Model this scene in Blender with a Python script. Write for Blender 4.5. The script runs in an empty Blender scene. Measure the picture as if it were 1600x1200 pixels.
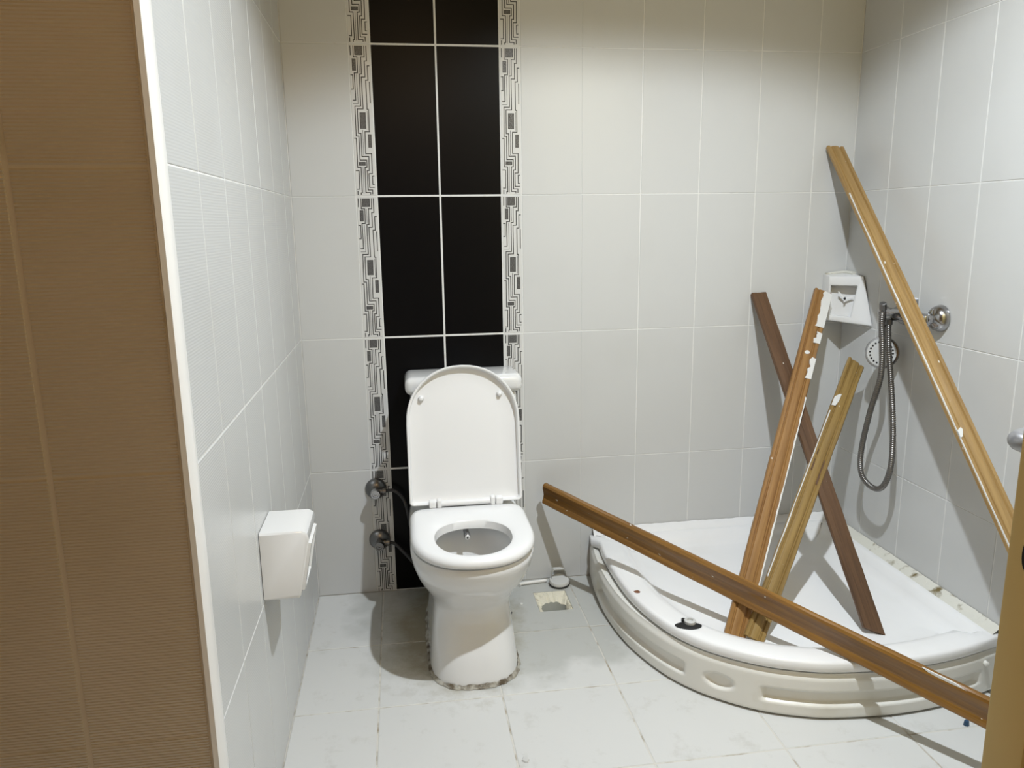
import bpy, bmesh, math, random
from mathutils import Vector, Matrix
random.seed(7)
scene = bpy.context.scene
C = scene.collection

# ------------------------------------------------------------------ camera
CAM = Vector((-0.3956, -2.5087, 1.2482))
YAW, PITCH, ROLL = map(math.radians, (8.139, 11.809, -0.80))
def cam_axes():
    f = Vector((math.sin(YAW)*math.cos(PITCH), math.cos(YAW)*math.cos(PITCH), -math.sin(PITCH)))
    r = Vector((math.cos(YAW), -math.sin(YAW), 0)); u = r.cross(f)
    c, s = math.cos(ROLL), math.sin(ROLL)
    return (c*r + s*u), (-s*r + c*u), f
_r, _u, _f = cam_axes()
cd = bpy.data.cameras.new('camera'); cd.sensor_width = 36; cd.lens = 26.92; cd.clip_start = 0.02
cam = bpy.data.objects.new('camera', cd); C.objects.link(cam)
cam.matrix_world = Matrix(((_r.x, _u.x, -_f.x, CAM.x), (_r.y, _u.y, -_f.y, CAM.y), (_r.z, _u.z, -_f.z, CAM.z), (0, 0, 0, 1)))
scene.camera = cam

# ------------------------------------------------------------------ world, exposure
w = bpy.data.worlds.new('world'); scene.world = w; w.use_nodes = True
w.node_tree.nodes['Background'].inputs[0].default_value = (0.05, 0.045, 0.035, 1)
w.node_tree.nodes['Background'].inputs[1].default_value = 0.2
vs = scene.view_settings
vs.view_transform = 'Standard'; vs.look = 'None'; vs.gamma = 1.0; vs.use_curve_mapping = False
vs.exposure = 0.0
KEY_POS = Vector((0.29, -1.31, 2.352)); KEY_W = 192.0; KEY_POW = 1.35; KEY_COL = (0.91, 0.985, 1.06)
HALL_POS = Vector((-0.25, -2.95, 2.33)); HALL_W = 14.0; HALL_COL = (1.0, 0.70, 0.38)

# ------------------------------------------------------------------ materials
def mat(name, col, rough=0.5, metal=0.0, noise=None, bump=None, coat=0.0, spec=0.5):
    """noise=(scale, colour2, low, high) ; bump=('noise'|'wave_z'|'streak', scale, strength, distance)"""
    m = bpy.data.materials.new(name); m.use_nodes = True
    nt = m.node_tree; N = nt.nodes; Lk = nt.links
    b = N['Principled BSDF']
    b.inputs['Base Color'].default_value = (*col, 1)
    b.inputs['Roughness'].default_value = rough
    b.inputs['Metallic'].default_value = metal
    b.inputs['Specular IOR Level'].default_value = spec
    if coat: b.inputs['Coat Weight'].default_value = coat
    tc = N.new('ShaderNodeTexCoord'); geo = N.new('ShaderNodeNewGeometry')
    if noise:
        sc, c2, lo, hi = noise
        n = N.new('ShaderNodeTexNoise'); n.inputs['Scale'].default_value = sc; n.inputs['Detail'].default_value = 6
        Lk.new(geo.outputs['Position'], n.inputs['Vector'])
        r = N.new('ShaderNodeMapRange'); r.inputs[1].default_value = lo; r.inputs[2].default_value = hi; r.clamp = True
        Lk.new(n.outputs['Fac'], r.inputs[0])
        mx = N.new('ShaderNodeMix'); mx.data_type = 'RGBA'
        mx.inputs[6].default_value = (*col, 1); mx.inputs[7].default_value = (*c2, 1)
        Lk.new(r.outputs[0], mx.inputs[0]); Lk.new(mx.outputs[2], b.inputs['Base Color'])
    if bump:
        kind, sc, st, di = bump
        if kind == 'wave_z':
            t = N.new('ShaderNodeTexWave'); t.wave_type = 'BANDS'; t.bands_direction = 'Z'
            t.inputs['Scale'].default_value = sc; t.inputs['Distortion'].default_value = 1.2
            t.inputs['Detail'].default_value = 1; t.inputs['Detail Scale'].default_value = 0.15
            Lk.new(geo.outputs['Position'], t.inputs['Vector'])
        else:
            t = N.new('ShaderNodeTexNoise'); t.inputs['Scale'].default_value = sc; t.inputs['Detail'].default_value = 3
            if kind == 'streak':
                mp = N.new('ShaderNodeMapping'); mp.inputs['Scale'].default_value = (1, 1, 0.02)
                Lk.new(geo.outputs['Position'], mp.inputs[0]); Lk.new(mp.outputs[0], t.inputs['Vector'])
            else:
                Lk.new(geo.outputs['Position'], t.inputs['Vector'])
        bp = N.new('ShaderNodeBump'); bp.inputs['Strength'].default_value = st; bp.inputs['Distance'].default_value = di
        Lk.new(t.outputs['Fac'], bp.inputs['Height']); Lk.new(bp.outputs[0], b.inputs['Normal'])
    return m

def wood(name, c1, c2, rough=0.38, seed=0.0, specks=True):
    m = bpy.data.materials.new(name); m.use_nodes = True
    nt = m.node_tree; N = nt.nodes; Lk = nt.links; b = N['Principled BSDF']
    tc = N.new('ShaderNodeTexCoord')
    mp = N.new('ShaderNodeMapping'); mp.inputs['Scale'].default_value = (1, 1, 0.045); mp.inputs['Location'].default_value = (seed, seed, seed)
    Lk.new(tc.outputs['Object'], mp.inputs[0])
    n = N.new('ShaderNodeTexNoise'); n.inputs['Scale'].default_value = 90; n.inputs['Detail'].default_value = 6; n.inputs['Roughness'].default_value = 0.65
    Lk.new(mp.outputs[0], n.inputs['Vector'])
    r = N.new('ShaderNodeMapRange'); r.inputs[1].default_value = 0.36; r.inputs[2].default_value = 0.66
    Lk.new(n.outputs['Fac'], r.inputs[0])
    mx = N.new('ShaderNodeMix'); mx.data_type = 'RGBA'
    mx.inputs[6].default_value = (*c1, 1); mx.inputs[7].default_value = (*c2, 1); Lk.new(r.outputs[0], mx.inputs[0])
    # old paint specks and splashes
    n2 = N.new('ShaderNodeTexNoise'); n2.inputs['Scale'].default_value = 75; n2.inputs['Detail'].default_value = 2
    mp2 = N.new('ShaderNodeMapping'); mp2.inputs['Scale'].default_value = (1, 1, 0.6); mp2.inputs['Location'].default_value = (seed*3, 1, seed)
    Lk.new(tc.outputs['Object'], mp2.inputs[0]); Lk.new(mp2.outputs[0], n2.inputs['Vector'])
    r2 = N.new('ShaderNodeMapRange'); r2.inputs[1].default_value = 0.735; r2.inputs[2].default_value = 0.75
    Lk.new(n2.outputs['Fac'], r2.inputs[0])
    mx2 = N.new('ShaderNodeMix'); mx2.data_type = 'RGBA'; mx2.inputs[7].default_value = (0.72, 0.70, 0.64, 1)
    Lk.new(mx.outputs[2], mx2.inputs[6])
    if specks: Lk.new(r2.outputs[0], mx2.inputs[0])
    else: mx2.inputs[0].default_value = 0
    Lk.new(mx2.outputs[2], b.inputs['Base Color'])
    b.inputs['Roughness'].default_value = rough
    bp = N.new('ShaderNodeBump'); bp.inputs['Strength'].default_value = 0.25; bp.inputs['Distance'].default_value = 0.001
    Lk.new(n.outputs['Fac'], bp.inputs['Height']); Lk.new(bp.outputs[0], b.inputs['Normal'])
    return m

M = {}
WHITE = (0.575, 0.58, 0.57)
M['tile_back'] = mat('white_tile', WHITE, 0.22, bump=('streak', 260, 0.08, 0.0006), noise=(3.2, (0.555, 0.558, 0.545), 0.52, 0.75), spec=0.35)
M['tile_ridged'] = mat('white_ridged_tile', WHITE, 0.25, bump=('wave_z', 62.8, 0.14, 0.0012), noise=(3.0, (0.545, 0.545, 0.53), 0.52, 0.75))
M['tile_hall'] = mat('cream_ridged_tile', (0.64, 0.56, 0.44), 0.40, bump=('wave_z', 62.8, 0.75, 0.0022), noise=(2.5, (0.56, 0.48, 0.35), 0.42, 0.7))
M['tile_black'] = mat('black_tile', (0.003, 0.003, 0.0035), 0.32, bump=('streak', 300, 0.06, 0.0005), spec=0.12)
M['grout'] = mat('white_grout', (0.70, 0.70, 0.68), 0.8, noise=(30, (0.58, 0.55, 0.49), 0.55, 0.8))
M['grout_hall'] = mat('cream_grout', (0.58, 0.51, 0.40), 0.8, noise=(12, (0.36, 0.29, 0.15), 0.55, 0.8))
M['grout_floor'] = mat('floor_grout', (0.58, 0.56, 0.51), 0.9, noise=(18, (0.22, 0.17, 0.10), 0.5, 0.72))
M['tile_border'] = mat('border_tile_glaze', (0.62, 0.62, 0.605), 0.22)
M['print_black'] = mat('black_print', (0.012, 0.012, 0.012), 0.3)
M['print_grey'] = mat('grey_print', (0.05, 0.05, 0.05), 0.3, noise=(700, (0.22, 0.22, 0.22), 0.5, 0.6))
M['plaster'] = mat('warm_plaster', (0.42, 0.34, 0.235), 0.9)
M['hall_paint'] = mat('hall_paint', (0.48, 0.36, 0.22), 0.8)
M['trim'] = mat('white_plastic_trim', (0.78, 0.77, 0.74), 0.3)
M['ceramic'] = mat('white_ceramic', (0.72, 0.72, 0.71), 0.12, coat=0.3)
M['plastic'] = mat('white_plastic', (0.78, 0.78, 0.775), 0.28)
M['acrylic'] = mat('white_acrylic', (0.80, 0.80, 0.795), 0.22, noise=(5, (0.75, 0.745, 0.725), 0.55, 0.8))
M['skirt'] = mat('aged_white_acrylic', (0.75, 0.74, 0.69), 0.3, noise=(6, (0.60, 0.56, 0.46), 0.55, 0.85))
M['chrome'] = mat('chrome', (0.42, 0.42, 0.43), 0.2, metal=1.0)
M['chrome_dull'] = mat('dull_chrome', (0.22, 0.22, 0.22), 0.30, metal=1.0)
M['hose'] = mat('grey_metal_hose', (0.22, 0.21, 0.20), 0.35, metal=1.0)
M['rubber'] = mat('dark_hose_rubber', (0.03, 0.03, 0.032), 0.5)
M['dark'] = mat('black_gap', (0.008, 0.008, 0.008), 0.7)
M['sealant'] = mat('mouldy_sealant', (0.66, 0.65, 0.58), 0.6, noise=(22, (0.16, 0.12, 0.045), 0.57, 0.70), bump=('noise', 120, 0.6, 0.002))
M['cement'] = mat('dirty_cement', (0.42, 0.40, 0.34), 0.9, noise=(34, (0.10, 0.075, 0.045), 0.40, 0.62), bump=('noise', 160, 0.9, 0.004))
M['drain_cement'] = mat('yellowed_cement', (0.72, 0.68, 0.55), 0.9, noise=(40, (0.35, 0.30, 0.20), 0.55, 0.75), bump=('noise', 120, 0.9, 0.004))
M['pipe'] = mat('grey_pipe', (0.45, 0.46, 0.42), 0.6)
M['paint'] = mat('old_paint_and_lit_edge', (0.68, 0.68, 0.66), 0.6, bump=('noise', 300, 0.5, 0.001))
M['door'] = mat('tan_door_paint', (0.66, 0.52, 0.22), 0.45, noise=(6, (0.60, 0.47, 0.195), 0.45, 0.7))
M['grey_plastic'] = mat('grey_plastic', (0.55, 0.55, 0.53), 0.45)
M['handle'] = mat('brushed_grey_metal', (0.33, 0.33, 0.34), 0.35, metal=0.7)
M['blue'] = mat('blue_plastic', (0.02, 0.06, 0.12), 0.4)
M['rust'] = mat('brown_chip', (0.18, 0.07, 0.03), 0.7)
M['lens'] = None
ml = bpy.data.materials.new('lamp_lens'); ml.use_nodes = True
_b = ml.node_tree.nodes['Principled BSDF']; _b.inputs['Emission Color'].default_value = (1, 0.98, 0.94, 1); _b.inputs['Emission Strength'].default_value = 6
M['lens'] = ml
ml2 = bpy.data.materials.new('fill_lamp_globe'); ml2.use_nodes = True
_b = ml2.node_tree.nodes['Principled BSDF']; _b.inputs['Emission Color'].default_value = (1, 0.7, 0.38, 1); _b.inputs['Emission Strength'].default_value = 2
M['globe'] = ml2
M['woodA'] = wood('golden_brown_wood', (0.26, 0.128, 0.026), (0.155, 0.070, 0.014), 0.30, 1.3)
M['woodB'] = wood('dark_brown_wood', (0.125, 0.064, 0.029), (0.075, 0.037, 0.016), 0.45, 4.1)
M['woodC'] = wood('orange_brown_wood', (0.32, 0.172, 0.055), (0.20, 0.095, 0.027), 0.38, 7.7)
M['woodD'] = wood('yellow_brown_wood', (0.30, 0.195, 0.062), (0.20, 0.122, 0.034), 0.40, 11.2)
M['woodE'] = wood('light_brown_wood', (0.37, 0.235, 0.088), (0.26, 0.155, 0.052), 0.36, 15.9)
M['wood_end'] = mat('raw_wood_end', (0.10, 0.045, 0.02), 0.8)

# floor tile material: worn pale tile with a grey cement smear around the toilet
def floor_mat():
    m = mat('floor_tile_glaze', (0.70, 0.70, 0.675), 0.42, bump=('noise', 40, 0.12, 0.002))
    nt = m.node_tree; N = nt.nodes; Lk = nt.links; b = N['Principled BSDF']
    geo = N.new('ShaderNodeNewGeometry')
    n = N.new('ShaderNodeTexNoise'); n.inputs['Scale'].default_value = 7; n.inputs['Detail'].default_value = 7
    Lk.new(geo.outputs['Position'], n.inputs['Vector'])
    sub = N.new('ShaderNodeVectorMath'); sub.operation = 'SUBTRACT'; sub.inputs[1].default_value = (-0.10, -0.16, 0)
    Lk.new(geo.outputs['Position'], sub.inputs[0])
    scl = N.new('ShaderNodeVectorMath'); scl.operation = 'MULTIPLY'; scl.inputs[1].default_value = (1.9, 2.15, 0)
    Lk.new(sub.outputs[0], scl.inputs[0])
    ln = N.new('ShaderNodeVectorMath'); ln.operation = 'LENGTH'; Lk.new(scl.outputs[0], ln.inputs[0])
    ad = N.new('ShaderNodeMath'); ad.operation = 'MULTIPLY_ADD'; ad.inputs[1].default_value = 0.9
    Lk.new(n.outputs['Fac'], ad.inputs[0]); Lk.new(ln.outputs['Value'], ad.inputs[2])
    r = N.new('ShaderNodeMapRange'); r.inputs[1].default_value = 1.50; r.inputs[2].default_value = 1.30
    Lk.new(ad.outputs[0], r.inputs[0])
    mx = N.new('ShaderNodeMix'); mx.data_type = 'RGBA'
    mx.inputs[6].default_value = (0.60, 0.60, 0.58, 1); mx.inputs[7].default_value = (0.46, 0.465, 0.44, 1)
    Lk.new(r.outputs[0], mx.inputs[0])
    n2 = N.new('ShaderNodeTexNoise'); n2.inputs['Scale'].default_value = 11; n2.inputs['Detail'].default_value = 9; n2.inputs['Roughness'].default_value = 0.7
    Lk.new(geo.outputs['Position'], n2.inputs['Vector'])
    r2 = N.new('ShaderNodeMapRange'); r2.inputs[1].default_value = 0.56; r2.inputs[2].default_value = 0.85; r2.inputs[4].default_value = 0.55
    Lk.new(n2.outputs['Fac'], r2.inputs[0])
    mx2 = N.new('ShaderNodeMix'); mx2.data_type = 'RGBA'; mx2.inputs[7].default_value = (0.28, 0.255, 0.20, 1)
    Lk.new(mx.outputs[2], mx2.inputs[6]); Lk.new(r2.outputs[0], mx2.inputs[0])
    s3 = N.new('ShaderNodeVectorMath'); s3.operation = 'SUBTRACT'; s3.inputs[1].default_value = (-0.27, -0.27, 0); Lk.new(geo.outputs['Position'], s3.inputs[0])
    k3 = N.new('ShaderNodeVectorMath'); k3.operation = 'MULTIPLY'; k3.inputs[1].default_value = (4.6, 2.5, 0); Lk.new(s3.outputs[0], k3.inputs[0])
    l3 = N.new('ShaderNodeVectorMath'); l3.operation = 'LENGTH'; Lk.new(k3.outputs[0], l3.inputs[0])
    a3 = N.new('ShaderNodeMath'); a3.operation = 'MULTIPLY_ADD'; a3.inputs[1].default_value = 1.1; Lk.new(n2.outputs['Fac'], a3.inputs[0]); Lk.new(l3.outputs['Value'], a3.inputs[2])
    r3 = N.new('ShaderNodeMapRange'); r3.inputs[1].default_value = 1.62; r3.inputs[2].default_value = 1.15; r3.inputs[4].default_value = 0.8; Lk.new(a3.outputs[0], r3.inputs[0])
    mx3 = N.new('ShaderNodeMix'); mx3.data_type = 'RGBA'; mx3.inputs[7].default_value = (0.24, 0.205, 0.125, 1)  # brown stain round the base, also painted in to deepen the toilet's shadow
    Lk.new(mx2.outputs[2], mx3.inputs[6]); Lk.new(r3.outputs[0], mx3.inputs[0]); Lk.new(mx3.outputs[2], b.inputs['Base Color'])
    return m
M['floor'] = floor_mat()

# ------------------------------------------------------------------ mesh helpers
def link(name, mesh, material=None, parent=None, loc=None):
    o = bpy.data.objects.new(name, mesh); C.objects.link(o)
    if material is not None and not mesh.materials:
        for mm in (material if isinstance(material, (list, tuple)) else [material]): mesh.materials.append(mm)
    if parent is not None: o.parent = parent
    if loc is not None: o.location = loc
    return o
def smooth(me, angle=40):
    me.polygons.foreach_set('use_smooth', [True]*len(me.polygons))
    try: me.set_sharp_from_angle(angle=math.radians(angle))
    except Exception: pass
def from_bm(name, bm, sm=None):
    bmesh.ops.recalc_face_normals(bm, faces=bm.faces)
    me = bpy.data.meshes.new(name); bm.to_mesh(me); bm.free()
    if sm: smooth(me, sm)
    return me
def bm_box(bm, x0, x1, y0, y1, z0, z1, bevel=0.0, seg=2):
    r = bmesh.ops.create_cube(bm, size=1.0)
    vsx = r['verts']
    for v in vsx:
        v.co = Vector(((x0+x1)/2 + v.co.x*(x1-x0), (y0+y1)/2 + v.co.y*(y1-y0), (z0+z1)/2 + v.co.z*(z1-z0)))
    if bevel:
        es = list({e for v in vsx for e in v.link_edges})
        bmesh.ops.bevel(bm, geom=es, offset=bevel, segments=seg, profile=0.5, affect='EDGES')
def box_mesh(name, x0, x1, y0, y1, z0, z1, bevel=0.0, seg=2, sm=35):
    bm = bmesh.new(); bm_box(bm, x0, x1, y0, y1, z0, z1, bevel, seg)
    return from_bm(name, bm, sm if bevel else None)
def loft(name, rings, cap0=True, cap1=True, close=False, sm=40, flip=False):
    """rings: lists of equal length of Vector"""
    bm = bmesh.new(); R = [[bm.verts.new(p) for p in ring] for ring in rings]; n = len(R[0])
    seq = list(zip(R, R[1:])) + ([(R[-1], R[0])] if close else [])
    for a, b in seq:
        for i in range(n):
            j = (i+1) % n
            try: bm.faces.new((a[i], a[j], b[j], b[i]))
            except ValueError: pass
    if cap0 and not close: bm.faces.new(R[0][::-1])
    if cap1 and not close: bm.faces.new(R[-1])
    return from_bm(name, bm, sm)
def lathe(name, prof, n=28, axis=Vector((0, 0, 1)), origin=Vector((0, 0, 0)), sm=40):
    """prof: list of (radius, height along axis)"""
    ax = axis.normalized(); t = Vector((0, 0, 1)) if abs(ax.z) < 0.9 else Vector((1, 0, 0))
    e1 = ax.cross(t).normalized(); e2 = ax.cross(e1)
    rings = [[origin + ax*h + (e1*math.cos(2*math.pi*k/n) + e2*math.sin(2*math.pi*k/n))*max(r, 1e-5) for k in range(n)] for r, h in prof]
    return loft(name, rings, sm=sm)
def catmull(pts, per=8, closed=False):
    P = [Vector(p) for p in pts]; out = []; n = len(P)
    rng = range(n) if closed else range(n-1)
    for i in rng:
        p0 = P[(i-1) % n] if closed or i > 0 else P[0]*2 - P[1]
        p1 = P[i]; p2 = P[(i+1) % n]
        p3 = P[(i+2) % n] if closed or i+2 < n else P[-1]*2 - P[-2]
        for k in range(per):
            t = k/per
            out.append(0.5*((2*p1) + (p2-p0)*t + (2*p0-5*p1+4*p2-p3)*t*t + (3*p1-p0-3*p2+p3)*t**3))
    if not closed: out.append(P[-1])
    return out
def sweep(name, path, radius, n=10, sm=60):
    """tube along path; radius a number or function(i)"""
    T = []
    for i in range(len(path)):
        a = path[max(i-1, 0)]; b = path[min(i+1, len(path)-1)]; T.append((b-a).normalized())
    ref = Vector((0, 0, 1)) if abs(T[0].z) < 0.9 else Vector((1, 0, 0))
    nrm = T[0].cross(ref).normalized(); rings = []
    for i, p in enumerate(path):
        nrm = (nrm - T[i]*nrm.dot(T[i])).normalized(); bn = T[i].cross(nrm)
        r = radius(i) if callable(radius) else radius
        rings.append([p + (nrm*math.cos(2*math.pi*k/n) + bn*math.sin(2*math.pi*k/n))*r for k in range(n)])
    return loft(name, rings, sm=sm)
def resample(path, step):
    out = [path[0]]; acc = 0
    for a, b in zip(path, path[1:]):
        d = (b-a).length; pos = step - acc
        while pos <= d:
            out.append(a + (b-a)*(pos/d)); pos += step
        acc = (acc + d) % step
    return out
def tag(o, label, cat, group=None):
    o['label'] = label; o['category'] = cat
    if group: o['group'] = group
    return o
def struct(o, label=None):
    o['kind'] = 'structure'
    if label: o['label'] = label
    return o
def empty(name, loc, label=None, cat=None):
    o = bpy.data.objects.new(name, None); C.objects.link(o); o.location = loc; o.empty_display_size = 0.1
    if label: tag(o, label, cat)
    return o
def child(name, mesh, material, parent):
    """mesh is in world coordinates; parent sits at its own location (no rotation)"""
    o = link(name, mesh, material, parent)
    p = parent; off = Vector((0, 0, 0))
    while p is not None: off += p.location; p = p.parent
    o.location = -off
    return o

# ------------------------------------------------------------------ setting
XL, XR = -0.719, 1.149
ROWS = [0.0, 0.4440, 0.8916, 1.3391, 1.7866, 2.2341, 2.38]
CEIL = 2.38
YF = -1.352            # plane of the tiled wall that faces the hall
TT = 0.006             # tile thickness
_cache = {}
def tile_mesh(kind, sx, sz):
    """kind 'y': faces -Y (width along X); 'x+': faces +X; 'x-': faces -X; 'z': floor. mesh centred, back at 0"""
    k = (kind, round(sx, 4), round(sz, 4))
    if k in _cache: return _cache[k]
    bm = bmesh.new(); b = 0.0012
    fr = [(-sx/2, -sz/2), (sx/2, -sz/2), (sx/2, sz/2), (-sx/2, sz/2)]
    fi = [(-sx/2+b, -sz/2+b), (sx/2-b, -sz/2+b), (sx/2-b, sz/2-b), (-sx/2+b, sz/2-b)]
    def P(u, v, t):
        return {'y': (u, -t, v), 'x+': (t, u, v), 'x-': (-t, u, v), 'z': (u, v, t)}[kind]
    R = [[bm.verts.new(P(u, v, 0)) for u, v in fr], [bm.verts.new(P(u, v, TT-b)) for u, v in fr], [bm.verts.new(P(u, v, TT)) for u, v in fi]]
    for a, c in zip(R, R[1:]):
        for i in range(4): bm.faces.new((a[i], a[(i+1) % 4], c[(i+1) % 4], c[i]))
    bm.faces.new(R[-1]); bm.faces.new(R[0][::-1])
    _cache[k] = from_bm('tile', bm); return _cache[k]
def put_tile(name, kind, u0, u1, v0, v1, fixed, parent, material, gu=0.003, gv=0.002):
    me = tile_mesh(kind, u1-u0-gu, v1-v0-gv)
    if me.materials and me.materials[0] is not material:
        me = me.copy(); me.materials.clear()
        key = (kind, round(u1-u0-gu, 4), round(v1-v0-gv, 4), material.name)
        if key in _cache: me = _cache[key]
        else: _cache[key] = me
    u, v = (u0+u1)/2, (v0+v1)/2
    jit = random.uniform(0, 0.0005)
    loc = {'y': (u, fixed+jit, v), 'x+': (fixed-jit, u, v), 'x-': (fixed+jit, u, v), 'z': (u, v, fixed-jit)}[kind]
    return link(name, me, material, parent, loc)

G = 0.0045  # grout face sits this far behind the tile faces' base plane ... tiles start at -TT
# back wall: tile faces at y=0
wall_back = struct(link('wall_back', box_mesh('wall_back', XL-0.12, XR+0.12, 0.0012, 0.13, 0, CEIL), M['grout']))
cols = [('wall_tile', XL, -0.5212), ('border_tile', -0.5212, -0.457), ('black_tile', -0.457, -0.2589), ('black_tile', -0.2589, -0.0609), ('border_tile', -0.0609, 0.0028)]
x = 0.0028
while x < XR-0.01:
    cols.append(('wall_tile', x, min(x+0.2, XR))); x += 0.2 if x > 0.01 else 0.1972

# printed circuit-like line pattern of the border tiles (flat print)
def border_print():
    LN = [
     [(170,95),(170,215)], [(212,95),(212,245),(265,245),(265,465),(215,465),(222,845),(182,845)],
     [(372,95),(372,245),(320,245),(322,480),(288,480),(292,930),(205,930),(205,1355),(245,1355),(248,1700),(348,1700),(348,1805),(318,1805),(318,2175),(388,2175),(388,2200)],
     [(403,95),(403,300),(370,300),(372,522),(318,522),(325,968),(238,968),(240,1315),(278,1315),(280,1648),(382,1648),(382,1853),(350,1853),(352,2138),(420,2138),(420,2195)],
     [(438,365),(412,365),(415,565),(380,565),(385,975),(405,975),(408,1292),(338,1292),(338,1608),(425,1608),(425,1898),(375,1898),(378,2100),(448,2100)],
     [(435,592),(437,880)], [(165,493),(192,493),(192,693),(168,693)],
     [(180,1385),(205,1385),(207,1805),(258,1805),(262,2178),(245,2178),(245,2203)],
     [(182,1853),(225,1853),(225,2125),(190,2125)], [(448,1933),(425,1933),(428,2055),(448,2055)], [(195,2155),(195,2205)]]
    TH = [[(290,250),(295,460)], [(248,490),(255,893),(180,893)], [(305,1270),(305,1630)], [(287,1800),(287,2185)], [(388,1000),(390,1270)]]
    RC = [(232,95,345,215), (190,270,240,430), (272,1020,358,1245), (385,1332,432,1518), (232,1730,328,1778)]
    s = 0.4415/2140; mid = 0.5*(75+2215)
    def U(px, py):
        sh = 4 + 22*(py-75)/2140.0
        return (((px-sh) - 296)*s*0.98, -(py-mid)*s)
    bm = bmesh.new()
    def quad(a, b, c, d, mi):
        f = bm.faces.new([bm.verts.new((p[0], -TT-0.00012, p[1])) for p in (a, b, c, d)]); f.material_index = mi
    def poly(pts, wd, mi):
        P = [U(*p) for p in pts]
        for (a, b) in zip(P, P[1:]):
            dx, dz = b[0]-a[0], b[1]-a[1]; L = math.hypot(dx, dz) or 1; ex, ez = dx/L*wd/2, dz/L*wd/2; nx, nz = -ez, ex
            quad((a[0]-ex+nx, a[1]-ez+nz), (a[0]-ex-nx, a[1]-ez-nz), (b[0]+ex-nx, b[1]+ez-nz), (b[0]+ex+nx, b[1]+ez+nz), mi)
    for l in LN: poly(l, 0.0026, 0)
    for l in TH: poly(l, 0.0015, 1)
    for x0, y0, x1, y1 in RC:
        a, b = U(x0, y0), U(x1, y1); quad((a[0], b[1]), (b[0], b[1]), (b[0], a[1]), (a[0], a[1]), 1)
        poly([(x0,y0),(x1,y0),(x1,y1),(x0,y1),(x0,y0)], 0.0014, 0)
    me = bpy.data.meshes.new('printed_pattern')
    for v in bm.faces: v.normal_update()
    bm.to_mesh(me); bm.free()
    me.materials.append(M['print_black']); me.materials.append(M['print_grey'])
    return me
PRINT = border_print()
BACKFACE = TT     # tile bases at y=+TT -> faces at 0
for kind, x0, x1 in cols:
    for z0, z1 in zip(ROWS, ROWS[1:]):
        if kind == 'black_tile':
            put_tile(kind, 'y', x0, x1, z0, z1, TT, wall_back, M['tile_black'], 0.0055, 0.0055)
        elif kind == 'border_tile':
            t = put_tile(kind, 'y', x0, x1, z0, z1, TT, wall_back, M['tile_border'], 0.0012, 0.0016)
            if z1-z0 > 0.4: p = link('printed_pattern', PRINT, None, t)
        else:
            put_tile(kind, 'y', x0, x1, z0, z1, TT, wall_back, M['tile_back'])
# left wall: faces at x=XL, from the corner to y=YF
wall_left = struct(link('wall_left', box_mesh('wall_left', XL-0.125, XL-0.0012, YF+0.012, 0.0, 0, CEIL), M['grout']))
ys = [0.0, -0.1387]
while ys[-1] > -1.30: ys.append(max(ys[-1]-0.1985, -1.3135))
for y1, y0 in zip(ys, ys[1:]):
    for z0, z1 in zip(ROWS, ROWS[1:]):
        put_tile('wall_tile', 'x+', y0, y1, z0, z1, XL-TT, wall_left, M['tile_ridged'])
# right wall
wall_right = struct(link('wall_right', box_mesh('wall_right', XR+0.0012, XR+0.125, -3.7, 0.0, 0, CEIL), M['grout']))
ys = [0.0, -0.2005]
while ys[-1] > -1.45: ys.append(max(ys[-1]-0.199, -1.50))
for y1, y0 in zip(ys, ys[1:]):
    for z0, z1 in zip(ROWS, ROWS[1:]):
        put_tile('wall_tile', 'x-', y0, y1, z0, z1, XR+TT, wall_right, M['tile_back'])
# wall facing the hall, left of the opening (dim side)
wall_front_left = struct(link('wall_front_left', box_mesh('wall_front_left', -2.3, XL-0.012, YF+0.0012, YF+0.12, 0, CEIL), M['grout_hall']))
xs = [XL-0.012, -0.9150, -1.1150, -1.3150, -1.5150]
for x1, x0 in zip(xs, xs[1:]):
    for z0, z1 in zip([0.0, 0.4455, 0.8930, 1.3330, 1.7805, 2.228], [0.4455, 0.8930, 1.3330, 1.7805, 2.228, CEIL]):
        put_tile('wall_tile', 'y', x0, x1, z0, z1, YF+TT, wall_front_left, M['tile_hall'], 0.009 if x1 < -0.9 else 0.0055, 0.003)
# plastic corner trim
prof = [(XL+0.0015, -1.3145), (XL+0.0035, -1.326), (XL+0.0025, -1.345), (XL-0.002, -1.3555), (XL-0.010, -1.3565), (XL-0.012, -1.352), (XL-0.012, -1.3145)]
struct(link('trim_1', loft('trim_1', [[Vector((a, b, 0)) for a, b in prof], [Vector((a, b, CEIL)) for a, b in prof]], sm=50), M['trim']))
# stub wall to the right with the door, hall shell, ceiling
struct(link('wall_front_right', box_mesh('wall_front_right', 0.965, XR, -1.62, -1.52, 0, CEIL), M['plaster']))
struct(link('wall_hall_left', box_mesh('wall_hall_left', -2.42, -2.3, -3.7, YF+0.12, 0, CEIL), M['hall_paint']))
struct(link('wall_hall_back', box_mesh('wall_hall_back', -2.42, XR+0.125, -3.82, -3.7, 0, CEIL), M['hall_paint']))
struct(link('ceiling', box_mesh('ceiling', -2.42, XR+0.13, -3.82, 0.13, CEIL, CEIL+0.1), M['plaster']))

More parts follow.
